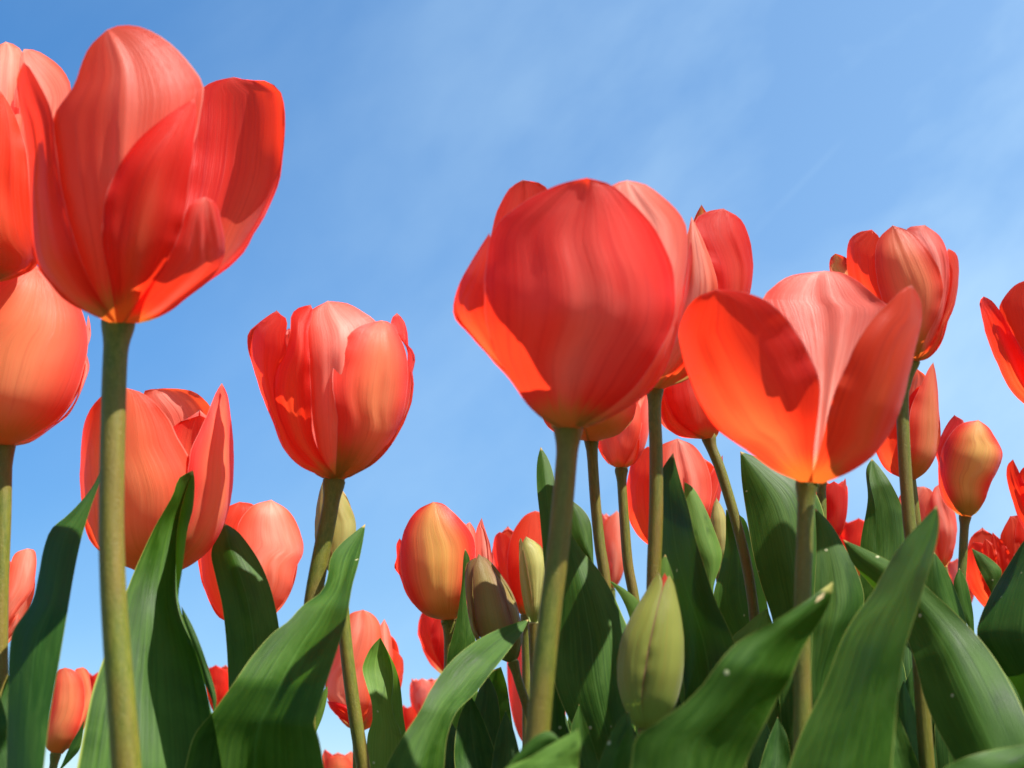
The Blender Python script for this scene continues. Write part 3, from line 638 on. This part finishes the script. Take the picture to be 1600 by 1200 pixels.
p.flower([(1058,700,8),(1040,697,28),(1015,694,38),(990,692,41),(945,693,40)], [
 P_([(696,1054),(683,1040),(665,1018),(653,990),(656,965)], [(701,1054),(692,1010),(682,970)], (666,944), lay=.5),
 P_([(697,1055),(676,1012),(676,975)], [(706,1055),(726,1015),(722,970)], (695,946), lay=1, mat='deep'),
], z=0)
p = Plant('tiny red tulip left of the broad curved leaf, lower centre', (667, 1128), .95, w=(9, 10), group=GB); p.generic(1059, 27, mat='pink', jit=.02)
p = Plant('faint red tulip petal low beside the wavy leaf', (646, 1170), 1.1, w=(8, 9), group=GB); p.generic(1100, 20)
p = Plant('red tulip with separate orange petal behind the brown bud', (822, 962), .68, w=(14, 15), group=GB)
p.flower([(1005,1105,25),(985,1105,80),(930,1100,140),(800,1090,205),(600,1085,236),(400,1085,232),(200,1090,200)], [
 P_([(1080,1000),(940,850),(862,650),(838,550)], [(1100,1000),(980,850),(915,650),(880,520)], (850,472), lay=-.2, mat='pink'),
 P_([(1070,1000),(940,800),(868,600),(853,450),(872,380)], [(1100,1000),(1040,700),(1000,500),(985,410),(950,375)], (902,358), lay=.2, mat='red'),
 P_([(1080,1003),(1020,900),(975,760),(962,600),(985,420),(1040,300),(1110,220)], [(1120,1003),(1240,850),(1320,600),(1310,350),(1260,220)], (1180,190), lay=1.2, mat='red'),
], z=11)
p = Plant('large pink red tulip seen only in gaps around the central stem base', (842, 1180), .80, w=(14, 15), group=GB); p.generic(968, 50, mat='pink')

p = Plant('brown green pointed bud leaning left of the central stem', (802, 1035), .47, [(812,1070),(822,1100),(840,1160),(848,1205)], (14, 18), name='tulip_bud', category='tulip bud', group='closed tulip buds')
p.flower([(1372,1000,40),(1300,965,120),(1150,898,195),(1000,852,215),(800,792,162),(650,748,108),(530,735,45)], [
 P_([(960,1372),(780,1290),(685,1120),(645,900),(632,700),(645,605),(680,572)], [(990,1372),(830,1290),(735,1150),(698,950),(690,750),(698,640)], (722,556), lay=-.3),
 P_([(1000,1372),(1010,1150),(940,880),(800,590)], [(1020,1372),(1085,1190),(1068,1040),(1012,850),(930,710),(855,612),(800,560)], (772,545), lay=-.3),
 P_([(970,1372),(820,1290),(745,1150),(706,950),(694,750),(700,620)], [(1010,1372),(1030,1180),(990,1040),(935,870),(862,680),(800,578)], (740,528), lay=1.4, crease=0),
], z=11, mat='brown_bud', part='bud')
p.leaf([[(1027,566),(950,588),(850,630),(770,680),(700,740),(650,800),(600,880),(560,960),(500,1050),(450,1130),(415,1200)],
        [(1027,566),(1000,620),(940,700),(890,765),(850,815),(800,880),(720,960),(680,1060),(665,1200)]], 7, D=(.43,.40,.38,.37), mat='leaf', fold=-.45)
p.leaf([[(215,500),(170,600),(130,750),(120,850),(150,930),(240,1000),(320,1050),(400,1090),(430,1200)], [(290,470),(330,600),(352,740),(375,900),(400,1040),(420,1100),(450,1200)]], 14, D=(.50,.50), mat='leaf', fold=-.5)
p = Plant('striped yellow green bud tucked left of the central stem', (835, 977), .54, w=(15, 16), name='tulip_bud', category='tulip bud', group='closed tulip buds')
p.flower([(1086,1175,25),(1060,1174,50),(1000,1170,75),(800,1160,102),(600,1155,105),(480,1140,80),(400,1120,50)], [
 P_([(1160,1084),(1090,900),(1060,700),(1055,500),(1057,420)], [(1175,1084),(1145,800),(1110,600),(1088,450)], (1068,402), lay=-.2),
 P_([(1165,1084),(1150,850),(1108,600),(1084,440)], [(1190,1084),(1245,850),(1260,650),(1240,490),(1180,430)], (1110,391), lay=1),
], z=11, mat='yellow_bud', part='bud')

# --- the big central bloom
p = Plant('big closed red tulip with a broad dark front petal, centre', (888, 668), .31, [(885,720),(873,850),(859,960),(848,1060),(838,1165),(836,1205)], (34, 43), group=GB)
p.flower([(1075,530,44),(1060,535,95),(1045,548,135),(1020,560,172),(950,590,262),(850,588,325),(750,575,378),(620,535,458),(500,545,462),(400,570,446),(280,600,425),(150,605,405),(70,600,385)], [
 P_([(530,1060),(300,600),(218,400),(235,240),(262,170),(300,110)], [(560,1060),(520,500),(470,240),(455,125),(420,92)], (350,80), side='b', lay=0),
 P_([(480,1062),(380,990),(300,880),(220,790),(130,690),(82,635),(74,580),(95,500),(140,410)], [(500,1062),(400,970),(310,850),(250,700),(225,600),(225,500),(235,400)], (216,290), lay=-1),
 P_([(600,1060),(700,1000),(850,850),(930,700),(970,600),(1000,450)], [(640,1062),(740,1005),(850,930),(912,850),(970,680),(1000,560),(1025,430),(1026,360)], (1018,312), lay=-1.8),
 P_([(560,1064),(640,600),(660,300),(690,120),(715,95)], [(610,1064),(800,965),(900,805),(960,655),(990,500),(1007,380),(1000,260),(965,200),(900,140),(840,98)], (765,81), lay=-.7, mat='pink', crease=.001),
 P_([(485,1068),(400,1010),(320,905),(250,790),(205,660),(193,540),(202,420),(218,310),(250,250),(320,190),(400,140),(500,95)], [(580,1068),(700,990),(800,905),(880,790),(942,670),(962,560),(952,450),(915,340),(860,250),(780,165),(700,98)], (605,71), lay=1.3, mat='coral', crease=.0012, lean=.010),
], z=4, pistil=True)
p.leaf([[(845,920),(700,1000),(500,1120),(330,1200),(200,1300)], [(845,920),(862,1000),(855,1120),(845,1200),(830,1300)]], 14, D=(.285,.285), mat='leaf_light', fold=.3, w_base=.008)
p.leaf([[(720,1000),(640,935),(560,955),(450,1050),(340,1180),(250,1300)], [(720,1000),(705,1020),(620,1060),(500,1130),(420,1210),(380,1300)]], 14, D=(.295,.295), mat='leaf', fold=.3, w_base=.008)

# --- behind the central bloom
p = Plant('tulip almost hidden behind the big central bloom', (924, 688), .45, [(930,780),(937,850),(945,905),(950,1000)], (18, 20), group=GB)
p.flower([(690,924,10),(684,922,45),(675,920,66),(655,918,84),(600,912,96),(500,910,98)], [
 P_([(915,689),(880,682),(852,662),(840,600),(850,500)], [(922,690),(900,600),(900,500)], (880,440), lay=0),
 P_([(918,690),(900,600),(890,500)], [(932,690),(972,675),(1000,620),(1000,520)], (930,430), lay=1),
], z=0, mat='warm')
p.leaf([[(57,42),(45,90),(43,180),(55,300),(62,380),(80,600),(90,900)], [(57,42),(82,80),(100,130),(115,220),(120,380),(130,600),(140,900)]], 8, D=(.46,.44,.44), mat='leaf', fold=.4)
p.leaf([[(155,225),(160,350),(195,410),(245,470),(270,600)], [(155,225),(210,268),(236,310),(246,400),(250,470),(290,600)]], 8, D=(.48,.47), mat='leaf', fold=.4)
p = Plant('open red tulip directly behind the right shoulder of the central bloom', (1023, 607), .40, [(1023,650),(1025,705),(1025,800),(1022,890),(1020,1000)], (22, 23), group=GB)
p.flower([(915,875,28),(902,885,80),(880,905,120),(850,925,160),(700,970,230),(500,1000,268),(300,1010,260),(190,1010,230)], [
 P_([(850,912),(760,800),(740,600),(780,400)], [(870,912),(900,700),(920,500),(900,380)], (850,290), lay=-.5),
 P_([(1000,700),(1000,400),(1035,230)], [(1100,700),(1120,400),(1092,230)], (1062,178), side='b', mat='orange'),
 P_([(885,912),(1000,780),(1095,640),(1118,520),(1100,420),(1060,330),(1034,243),(1080,208)], [(915,912),(1000,865),(1100,780),(1200,650),(1256,530),(1268,420),(1250,300),(1215,232)], (1150,194), lay=-.4, wave=.001),
 P_([(865,912),(880,800),(930,650),(975,500),(1000,330)], [(890,912),(1000,790),(1105,650),(1128,520),(1105,410),(1060,300)], (1022,225), lay=.8, mat='pink'),
], z=4)
p.leaf([[(535,64),(502,110),(476,180),(462,300),(462,420),(480,520),(510,620),(540,800),(560,1200)], [(535,64),(560,160),(590,260),(612,360),(650,480),(690,600),(755,745),(790,900),(800,1200)]], 8, D=(.42,.40,.38), mat='leaf_shaded', fold=.2, tilt=.03)
p = Plant('small round red tulip hanging under the central bloom on a thin stem', (971, 734), .55, [(971,745),(975,805),(981,880),(990,930),(1000,1000)], (16, 18), group=GB)
p.generic(600, 46, mat='pink', open_=.9)
p = Plant('tulip bowl low behind the left petal of the big open right tulip', (1107, 683), .47, [(1112,700),(1125,732),(1140,780),(1154,830),(1166,880),(1176,940),(1182,1000)], (17, 18), group=GB)
p.flower([(686,1106,12),(682,1092,38),(672,1082,50),(655,1077,56),(620,1072,58),(580,1070,52),(540,1068,40)], [
 P_([(1095,686),(1062,682),(1042,668),(1032,645),(1030,610)], [(1105,686),(1070,660),(1045,620)], (1045,570), lay=.3),
 P_([(1095,686),(1055,655),(1040,610)], [(1112,684),(1125,660),(1125,600)], (1080,550), lay=1.0, mat='deep'),
], z=0)
p.leaf([[(725,268),(722,400),(700,500),(680,580),(690,640),(730,720),(760,800),(780,1000)], [(725,268),(790,300),(820,400),(850,500),(880,640),(900,760),(920,1000)]], 8, D=(.50,.49,.48), mat='leaf', fold=-.35, tilt=.02)
p.leaf([[(452,48),(380,100),(290,180),(205,262),(230,420),(300,700)], [(452,48),(470,90),(490,150),(500,300),(520,500),(520,700)]], 15, D=(.46,.46), mat='leaf_light', fold=.2)
p = Plant('pinkish red tulip in the gap behind the dark pointed leaf', (1052, 872), .58, w=(17, 18), group=GB)
p.flower([(873,1052,10),(862,1052,32),(845,1052,52),(800,1053,73),(740,1055,76),(690,1058,65)], [
 P_([(1050,870),(1090,800),(1105,750)], [(1060,870),(1100,840),(1122,790),(1130,745)], (1129,711), lay=-.4),
 P_([(1040,870),(1018,855),(998,838),(984,815),(979,785),(981,745),(992,712)], [(1050,870),(1050,800),(1045,740),(1032,706)], (1012,698), lay=.4),
 P_([(1045,870),(1025,800),(1018,750),(1028,700)], [(1056,870),(1098,820),(1112,770),(1106,730),(1085,697)], (1058,685), lay=1.1, mat='pink', crease=.0014),
], z=0)
p.leaf([[(575,168),(578,300),(600,420),(640,500),(668,575),(700,700)], [(575,168),(605,188),(645,252),(685,345),(712,432),(705,470),(680,560),(720,700)]], 8, D=(.47,.46), mat='leaf_light', fold=.35)
p = Plant('narrow red tulip between the two thin stems right of centre', (955, 922), .85, w=(10, 11), group=GB); p.generic(797, 25, mat='pink')
p = Plant('slim pale yellow bud beside the leaning stem', (1123, 882), .54, w=(10, 12), name='tulip_bud', category='tulip bud', group='closed tulip buds')
p.flower([(884,1123,6),(870,1123,11),(840,1123,15),(810,1121,13),(780,1119,6)], [
 P_([(1121,883),(1111,860),(1109,830),(1112,800)], [(1123,883),(1118,830),(1118,795)], (1117,782), lay=0),
 P_([(1122,883),(1115,840),(1115,800)], [(1126,883),(1137,860),(1138,835),(1132,800)], (1119,777), lay=.6),
], z=0, mat='yellow_bud', part='bud', back=2)

# --- the fat green bud in front
p = Plant('fat green bud with dark seam and red tip in the foreground', (1013, 1141), .37, [(1012,1160),(1010,1205)], (26, 28), name='tulip_bud', category='tulip bud', group='closed tulip buds')
p.flower([(1066,445,22),(1050,443,65),(1020,443,88),(980,445,104),(860,452,121),(740,458,115),(640,472,88),(560,488,52),(490,500,28)], [
 P_([(475,600),(484,560),(490,530)], [(520,600),(526,560),(522,530)], (504,496), lay=-.4, mat='red', label='red petal tip showing between the green ones'),
 P_([(405,1060),(355,975),(332,865),(345,740),(390,640),(438,560),(465,515)], [(430,1064),(422,950),(440,820),(462,700),(484,600),(498,530)], (482,494), lay=1.1, crease=0),
 P_([(422,1064),(420,950),(436,830),(458,710),(486,590),(502,540)], [(480,1064),(538,985),(570,870),(574,740),(562,640),(545,560),(535,525)], (520,505), lay=.9, crease=0),
], z=8, mat='green_bud', part='bud')
p.leaf([[(507,428),(480,470),(463,510),(450,600),(440,760),(430,1000),(430,1200)], [(507,428),(527,480),(547,560),(556,640),(565,760),(575,900),(580,1200)]], 8, D=(.40,.40), mat='leaf_light', fold=.3)
p.leaf([[(375,995),(350,1012),(300,1100),(262,1200),(240,1300)], [(375,995),(370,1060),(330,1150),(310,1220),(300,1300)], [(375,995),(388,1045),(400,1110),(406,1200),(410,1300)]], 8, D=(.335,.335), mat='leaf', fold=.2, offs=[0,.003,0])
p.leaf([[(148,318),(115,560),(100,850),(130,960),(195,1090),(240,1180),(270,1300)], [(148,318),(200,408),(262,480),(312,560),(352,650),(380,720),(395,900),(400,1100),(420,1300)]], 8, D=(.44,.43,.42), mat='leaf', fold=.5)
p.leaf([[(300,520),(345,580),(372,640),(384,690),(400,900)], [(300,520),(360,555),(412,602),(425,680),(450,900)]], 8, D=(.46,.46), mat='leaf_light', fold=.2)

# --- the big open one on the right
p = Plant('wide open red tulip with spreading petals, right of centre', (1262, 754), .32, [(1260,767),(1257,853),(1254,940),(1253,1027),(1254,1113),(1252,1205)], (27, 31), group=GB)
p.flower([(1138,592,50),(1125,592,110),(1105,592,160),(1050,592,235),(950,592,320),(850,570,400),(700,550,458),(550,545,490),(400,538,512),(270,530,520)], [
 P_([(590,1120),(560,800),(480,560),(395,385),(440,332),(500,292),(560,278)], [(640,1120),(760,800),(880,560),(930,420),(890,400),(850,365),(790,315),(720,277)], (645,270), side='b', mat='pink', crease=-.0012, lean=.022),
 P_([(550,1130),(440,1080),(330,1000),(200,908),(130,800),(85,680),(60,590),(56,500),(85,425),(130,375)], [(600,1130),(604,1000),(622,850),(630,720),(600,640),(550,540),(490,462),(430,402),(360,368),(280,350)], (205,345), lay=.8),
 P_([(580,1130),(610,1060),(640,950),(680,790),(740,650),(800,525),(860,445),(920,390),(965,345)], [(640,1136),(760,1085),(860,1010),(930,900),(985,740),(1010,620),(1030,540),(1046,460),(1036,380)], (1003,328), lay=1, wave=.001),
], z=5, back=0)
p.leaf([[(350,528),(270,585),(200,632),(120,680),(0,752),(-70,830),(-120,900),(-190,970),(-290,1040),(-360,1090),(-380,1200)],
        [(350,528),(345,580),(325,630),(290,690),(240,770),(200,870),(150,950),(110,1030),(60,1130),(30,1200)]], 9, D=(.30,.29,.29), mat='leaf_scarred', fold=.4, tilt=-.013, label='leaf with a dry yellow scar at its tip')
p.leaf([[(724,253),(660,320),(590,400),(540,480),(490,570),(430,650),(380,740),(350,820),(310,920),(260,1020),(220,1110),(190,1200)],
        [(724,253),(732,300),(728,360),(710,440),(680,540),(650,640),(612,760),(592,870),(580,980),(570,1100),(560,1200)]], 9, D=(.31,.30,.29), mat='leaf', fold=.35, tilt=.032)
p = Plant('tulip hidden behind the big open right tulip, only its stem shows', (1283, 745), .48, [(1284,800),(1284,900),(1284,1000)], (15, 16), group=GB); p.generic(650, 40)
p.leaf([[(285,262),(290,400),(280,600),(275,780),(268,950),(280,1100)], [(285,262),(340,318),(390,400),(440,500),(462,600),(410,720),(340,860),(320,1100)]], 9, D=(.42,.41,.41), mat='leaf', fold=.3)
p = Plant('small dark red tulip peeking right of the big open tulip stem', (1296, 850), .60, w=(10, 11), group=GB); p.generic(745, 29, mat='deep')

# --- upper right group
p = Plant('rounded red tulip highest at the right with a small orange inner petal', (1424, 564), .41, [(1414,600),(1410,623),(1413,710),(1420,807),(1428,880),(1435,1000)], (20, 22), group=GB)
p.flower([(640,1005,28),(628,1008,70),(600,1010,110),(560,1002,145),(500,990,172),(400,975,206),(300,970,226),(200,965,231),(100,960,200)], [
 P_([(900,500),(760,400),(690,300),(668,262),(673,215)], [(980,500),(880,380),(800,280),(742,220),(716,206)], (692,199), side='b', mat='orange'),
 P_([(1030,625),(1100,530),(1140,400),(1160,280),(1143,205)], [(1020,640),(1070,626),(1120,572),(1140,500),(1175,420),(1192,330),(1195,240),(1182,196)], (1152,179), lay=-1),
 P_([(1020,625),(1080,400),(1050,200),(983,98)], [(1035,634),(1082,560),(1132,440),(1156,300),(1150,200),(1120,130)], (1057,82), lay=-.2, mat='pink'),
 P_([(995,636),(920,560),(820,450),(755,330),(738,200),(752,140),(790,110)], [(1010,632),(960,500),(900,350),(878,200),(870,130)], (840,102), lay=.5),
 P_([(1000,638),(930,500),(880,380),(855,250),(868,140)], [(1025,638),(1062,540),(1112,440),(1132,330),(1110,250),(1060,170),(1000,110)], (925,84), lay=1.4, mat='warm'),
], z=5)
p.leaf([[(490,84),(470,120),(475,230),(450,380),(445,450),(460,700)], [(490,84),(480,150),(500,250),(505,380),(510,480),(520,700)], [(490,84),(520,118),(562,180),(602,270),(614,370),(600,480),(580,700)]], 9, D=(.48,.47), mat='leaf', fold=.2, offs=[0,.004,.006])
p.leaf([[(715,420),(690,480),(680,560),(700,640),(740,760),(760,1000)], [(715,420),(758,485),(800,580),(832,680),(840,800),(850,1000)]], 9, D=(.45,.45), mat='leaf', fold=.35)
p = Plant('pointed red orange tulip below the highest right tulip', (1421, 750), .52, w=(15, 16), group=GB)
p.flower([(685,85,14),(675,85,42),(655,82,68),(600,78,93),(500,75,106),(400,78,100),(300,85,90)], [
 P_([(70,500),(75,400),(90,340)], [(110,500),(132,400),(137,348)], (110,324), side='b', mat='pink'),
 P_([(75,684),(10,650),(-20,600),(-30,560),(0,480)], [(90,684),(98,600),(92,500)], (50,400), lay=.2),
 P_([(82,684),(82,560),(90,450),(118,385),(146,325)], [(98,686),(140,655),(170,605),(186,540),(180,450),(172,350)], (162,302), lay=1, mat='warm'),
], z=10)
p.leaf([[(15,58),(20,160),(40,300),(60,420),(90,540),(130,660),(150,800),(160,1000)], [(15,58),(160,110),(260,170),(310,260),(330,400),(325,560),(310,700),(300,1000)]], 9, D=(.47,.46,.45), mat='leaf', fold=.5)
p.leaf([[(200,880),(140,1000),(110,1040),(100,1150),(90,1250)], [(205,880),(225,960),(215,1020),(195,1090),(180,1180)]], 9, D=(.46,.46), mat='leaf_light', fold=.2)
p = Plant('yellow flushed half open tulip bud on a thin stem at the right', (1508, 807), .56, [(1507,820),(1504,880),(1500,960),(1500,1205)], (14, 15), group=GB)
p.flower([(802,268,18),(792,267,42),(770,266,62),(740,265,74),(690,268,88),(600,277,108),(540,275,96),(480,270,70)], [
 P_([(255,800),(200,757),(180,700),(178,630),(170,598),(187,540),(213,492)], [(265,798),(235,700),(225,600),(240,530),(262,495)], (230,473), lay=-.2, mat='deep'),
 P_([(258,800),(215,745),(190,685),(184,615),(205,552),(250,502)], [(285,802),(326,755),(346,698),(372,648),(386,596),(364,548),(340,512)], (308,489), lay=1.2, mat='orange'),
], z=10, mat='warm')
p.leaf([[(805,478),(785,530),(800,620),(840,700),(860,900)], [(805,478),(832,530),(855,640),(860,715),(880,900)]], 9, D=(.54,.54), mat='leaf', fold=.3)
p = Plant('open red tulip cut off by the right edge, highest there', (1655, 660), .42, w=(22, 24), group=GB)
p.flower([(497,570,20),(480,568,60),(430,562,130),(300,550,205),(220,545,225),(130,540,228),(50,530,200)], [
 P_([(560,490),(450,350),(395,220),(376,125),(400,80),(430,50)], [(600,490),(660,300),(620,100),(530,40)], (470,34), lay=-.3),
 P_([(545,494),(455,436),(410,390),(370,310),(335,220),(316,140),(312,105)], [(570,494),(520,400),(470,300),(420,210),(380,140),(350,102)], (325,89), lay=1),
], z=10)
p.leaf([[(385,376),(460,408),(550,452),(660,518),(700,558),(800,650),(900,760),(980,880),(1038,1000),(1080,1120),(1100,1300)],
        [(385,376),(420,460),(490,545),(590,680),(640,800),(680,950),(725,1060),(790,1180),(830,1300)]], 9, D=(.40,.37,.35), mat='leaf', fold=.5, tilt=-.012)
p.leaf([[(1120,1095),(1038,1115),(900,1140),(800,1172),(740,1210),(700,1300)], [(1160,1100),(1150,1180),(1080,1260),(1000,1300),(900,1350),(850,1400)]], 9, D=(.30,.30), mat='leaf', fold=.3)
p = Plant('bright red tulip edge at the right border above the ragged blooms', (1632, 856), .54, w=(16, 17), group=GB)
p.flower([(902,520,12),(880,515,50),(800,510,85),(700,500,105),(620,498,100)], [
 P_([(515,900),(450,815),(415,740),(399,670),(402,635)], [(525,900),(490,780),(450,680)], (420,616), lay=1),
 P_([(518,900),(455,760),(440,660)], [(560,880),(590,730),(540,640)], (480,622), lay=0),
], z=10)
p = Plant('pale salmon tulip behind the stem of the highest right tulip', (1472, 888), .64, w=(13, 14), group=GB)
p.flower([(969,190,12),(955,186,32),(930,178,55),(850,155,86),(750,145,93),(700,145,80)], [
 P_([(180,965),(110,880),(70,800),(50,740),(92,708)], [(195,965),(182,850),(168,760),(155,715)], (130,704), lay=.2),
 P_([(188,967),(165,850),(152,760),(165,708)], [(200,967),(230,905),(238,820),(218,750),(198,714)], (180,697), lay=1, mat='pink'),
], z=10, mat='pink')
p = Plant('tiny red tulip behind the pointed leaf tip at right', (1340, 902), .85, w=(10, 11), group=GB); p.generic(808, 34)
p = Plant('low pink tulip under the salmon one at right', (1500, 960), .75, w=(10, 11), group=GB); p.generic(868, 26, mat='pink')
p = Plant('ragged many petalled bright red tulip near the right edge', (1560, 962), .62, w=(14, 15), group=GB)
p.flower([(1120,372,15),(1100,370,50),(1050,368,90),(950,375,120),(850,385,125),(790,400,120)], [
 P_([(360,1115),(290,1050),(266,980),(262,930)], [(380,1115),(350,960),(325,890)], (290,884), lay=.8, wave=.002),
 P_([(360,1115),(320,1000),(318,905)], [(390,1115),(370,1000),(362,900)], (330,872), lay=1.6, wave=.002),
 P_([(365,1115),(345,980),(345,900)], [(395,1115),(420,1000),(400,900)], (354,852), lay=0, wave=.002),
 P_([(370,1115),(370,950),(380,860)], [(400,1115),(470,1000),(480,880),(450,800)], (410,800), lay=-.6, wave=.002),
 P_([(375,1115),(420,950),(430,830)], [(420,1115),(500,1000),(520,880),(490,790)], (455,775), lay=-.2, wave=.002),
], z=10)
p.leaf([[(850,408),(870,470),(895,520),(920,570),(930,640)], [(850,408),(910,440),(958,490),(945,540),(940,640)]], 9, D=(.60,.60), mat='leaf', fold=.3)
p.leaf([[(1090,320),(1038,380),(980,470),(920,570),(880,660),(869,720),(920,800),(1000,900),(1040,1000),(1060,1200)], [(1090,320),(1140,420),(1180,600),(1200,800),(1200,1000),(1200,1200)]], 9, D=(.42,.41,.40), mat='leaf_shaded', fold=.2, tilt=.03)

# --- leaves of the low plants that fill the bed behind (no bloom of theirs is in view)
fills = [ # tip, half width px, lean px, D, mat
 (1440,1010,34,-12,.47,'leaf_shaded'), (1412,1062,24,14,.44,'leaf'), (1395,1100,30,20,.40,'leaf'), (1560,985,40,10,.50,'leaf_shaded'),
 (1215,1120,30,-14,.40,'leaf_shaded'), (1170,1080,40,8,.43,'leaf'), (1120,1000,46,-6,.45,'leaf_shaded'), (1090,930,48,6,.47,'leaf_shaded'),
 (1225,985,46,4,.47,'leaf_shaded'), (1300,1010,50,6,.46,'leaf_shaded'), (1380,980,44,-6,.48,'leaf_shaded'), (1500,1010,44,6,.47,'leaf_shaded'),
 (760,1050,30,-10,.47,'leaf_shaded'), (735,1085,34,12,.44,'leaf_shaded'), (790,1110,26,4,.42,'leaf_shaded'), (700,1120,40,8,.46,'leaf_shaded'),
 (935,1010,44,-4,.47,'leaf_shaded'), (905,1100,24,14,.40,'leaf'), (980,1120,34,2,.40,'leaf_shaded'), (1055,1080,30,10,.39,'leaf_shaded'),
 (1417,955,46,6,.52,'leaf_shaded'), (1455,1050,46,-8,.50,'leaf_shaded'), (1290,1060,50,0,.48,'leaf_shaded'), (1015,1085,46,0,.43,'leaf_shaded'), (1180,1010,50,0,.49,'leaf_shaded'), (1340,1020,50,4,.50,'leaf'), (870,1090,30,-4,.44,'leaf_shaded'), (1555,1040,50,6,.46,'leaf'),
 (655,1125,22,6,.56,'leaf_shaded'), (480,1120,20,6,.44,'leaf_shaded'), (20,1040,30,4,.38,'leaf_shaded'), (1590,1130,30,0,.42,'leaf'),
]
for i, (x, y, hw, ln, D, mt) in enumerate(fills):
    g = at(x + ln * 3, 1215, D)
    pl = min(Plant.ALL, key=lambda q: math.hypot(q.G.x - g.x, (q.G.y - g.y) * 1.3))
    lr = [[(x, y), (x - hw * .55, y + 40), (x - hw + ln * .8, y + 110), (x - hw + ln * 2, 1240)], [(x, y), (x + hw * .55, y + 36), (x + hw + ln * .8, y + 105), (x + hw + ln * 2, 1240)]]
    pl.leaf(lr, 0, D=(D + .01, D), mat=mt, fold=rnd.choice((-.5, .45)), base_h=.01)
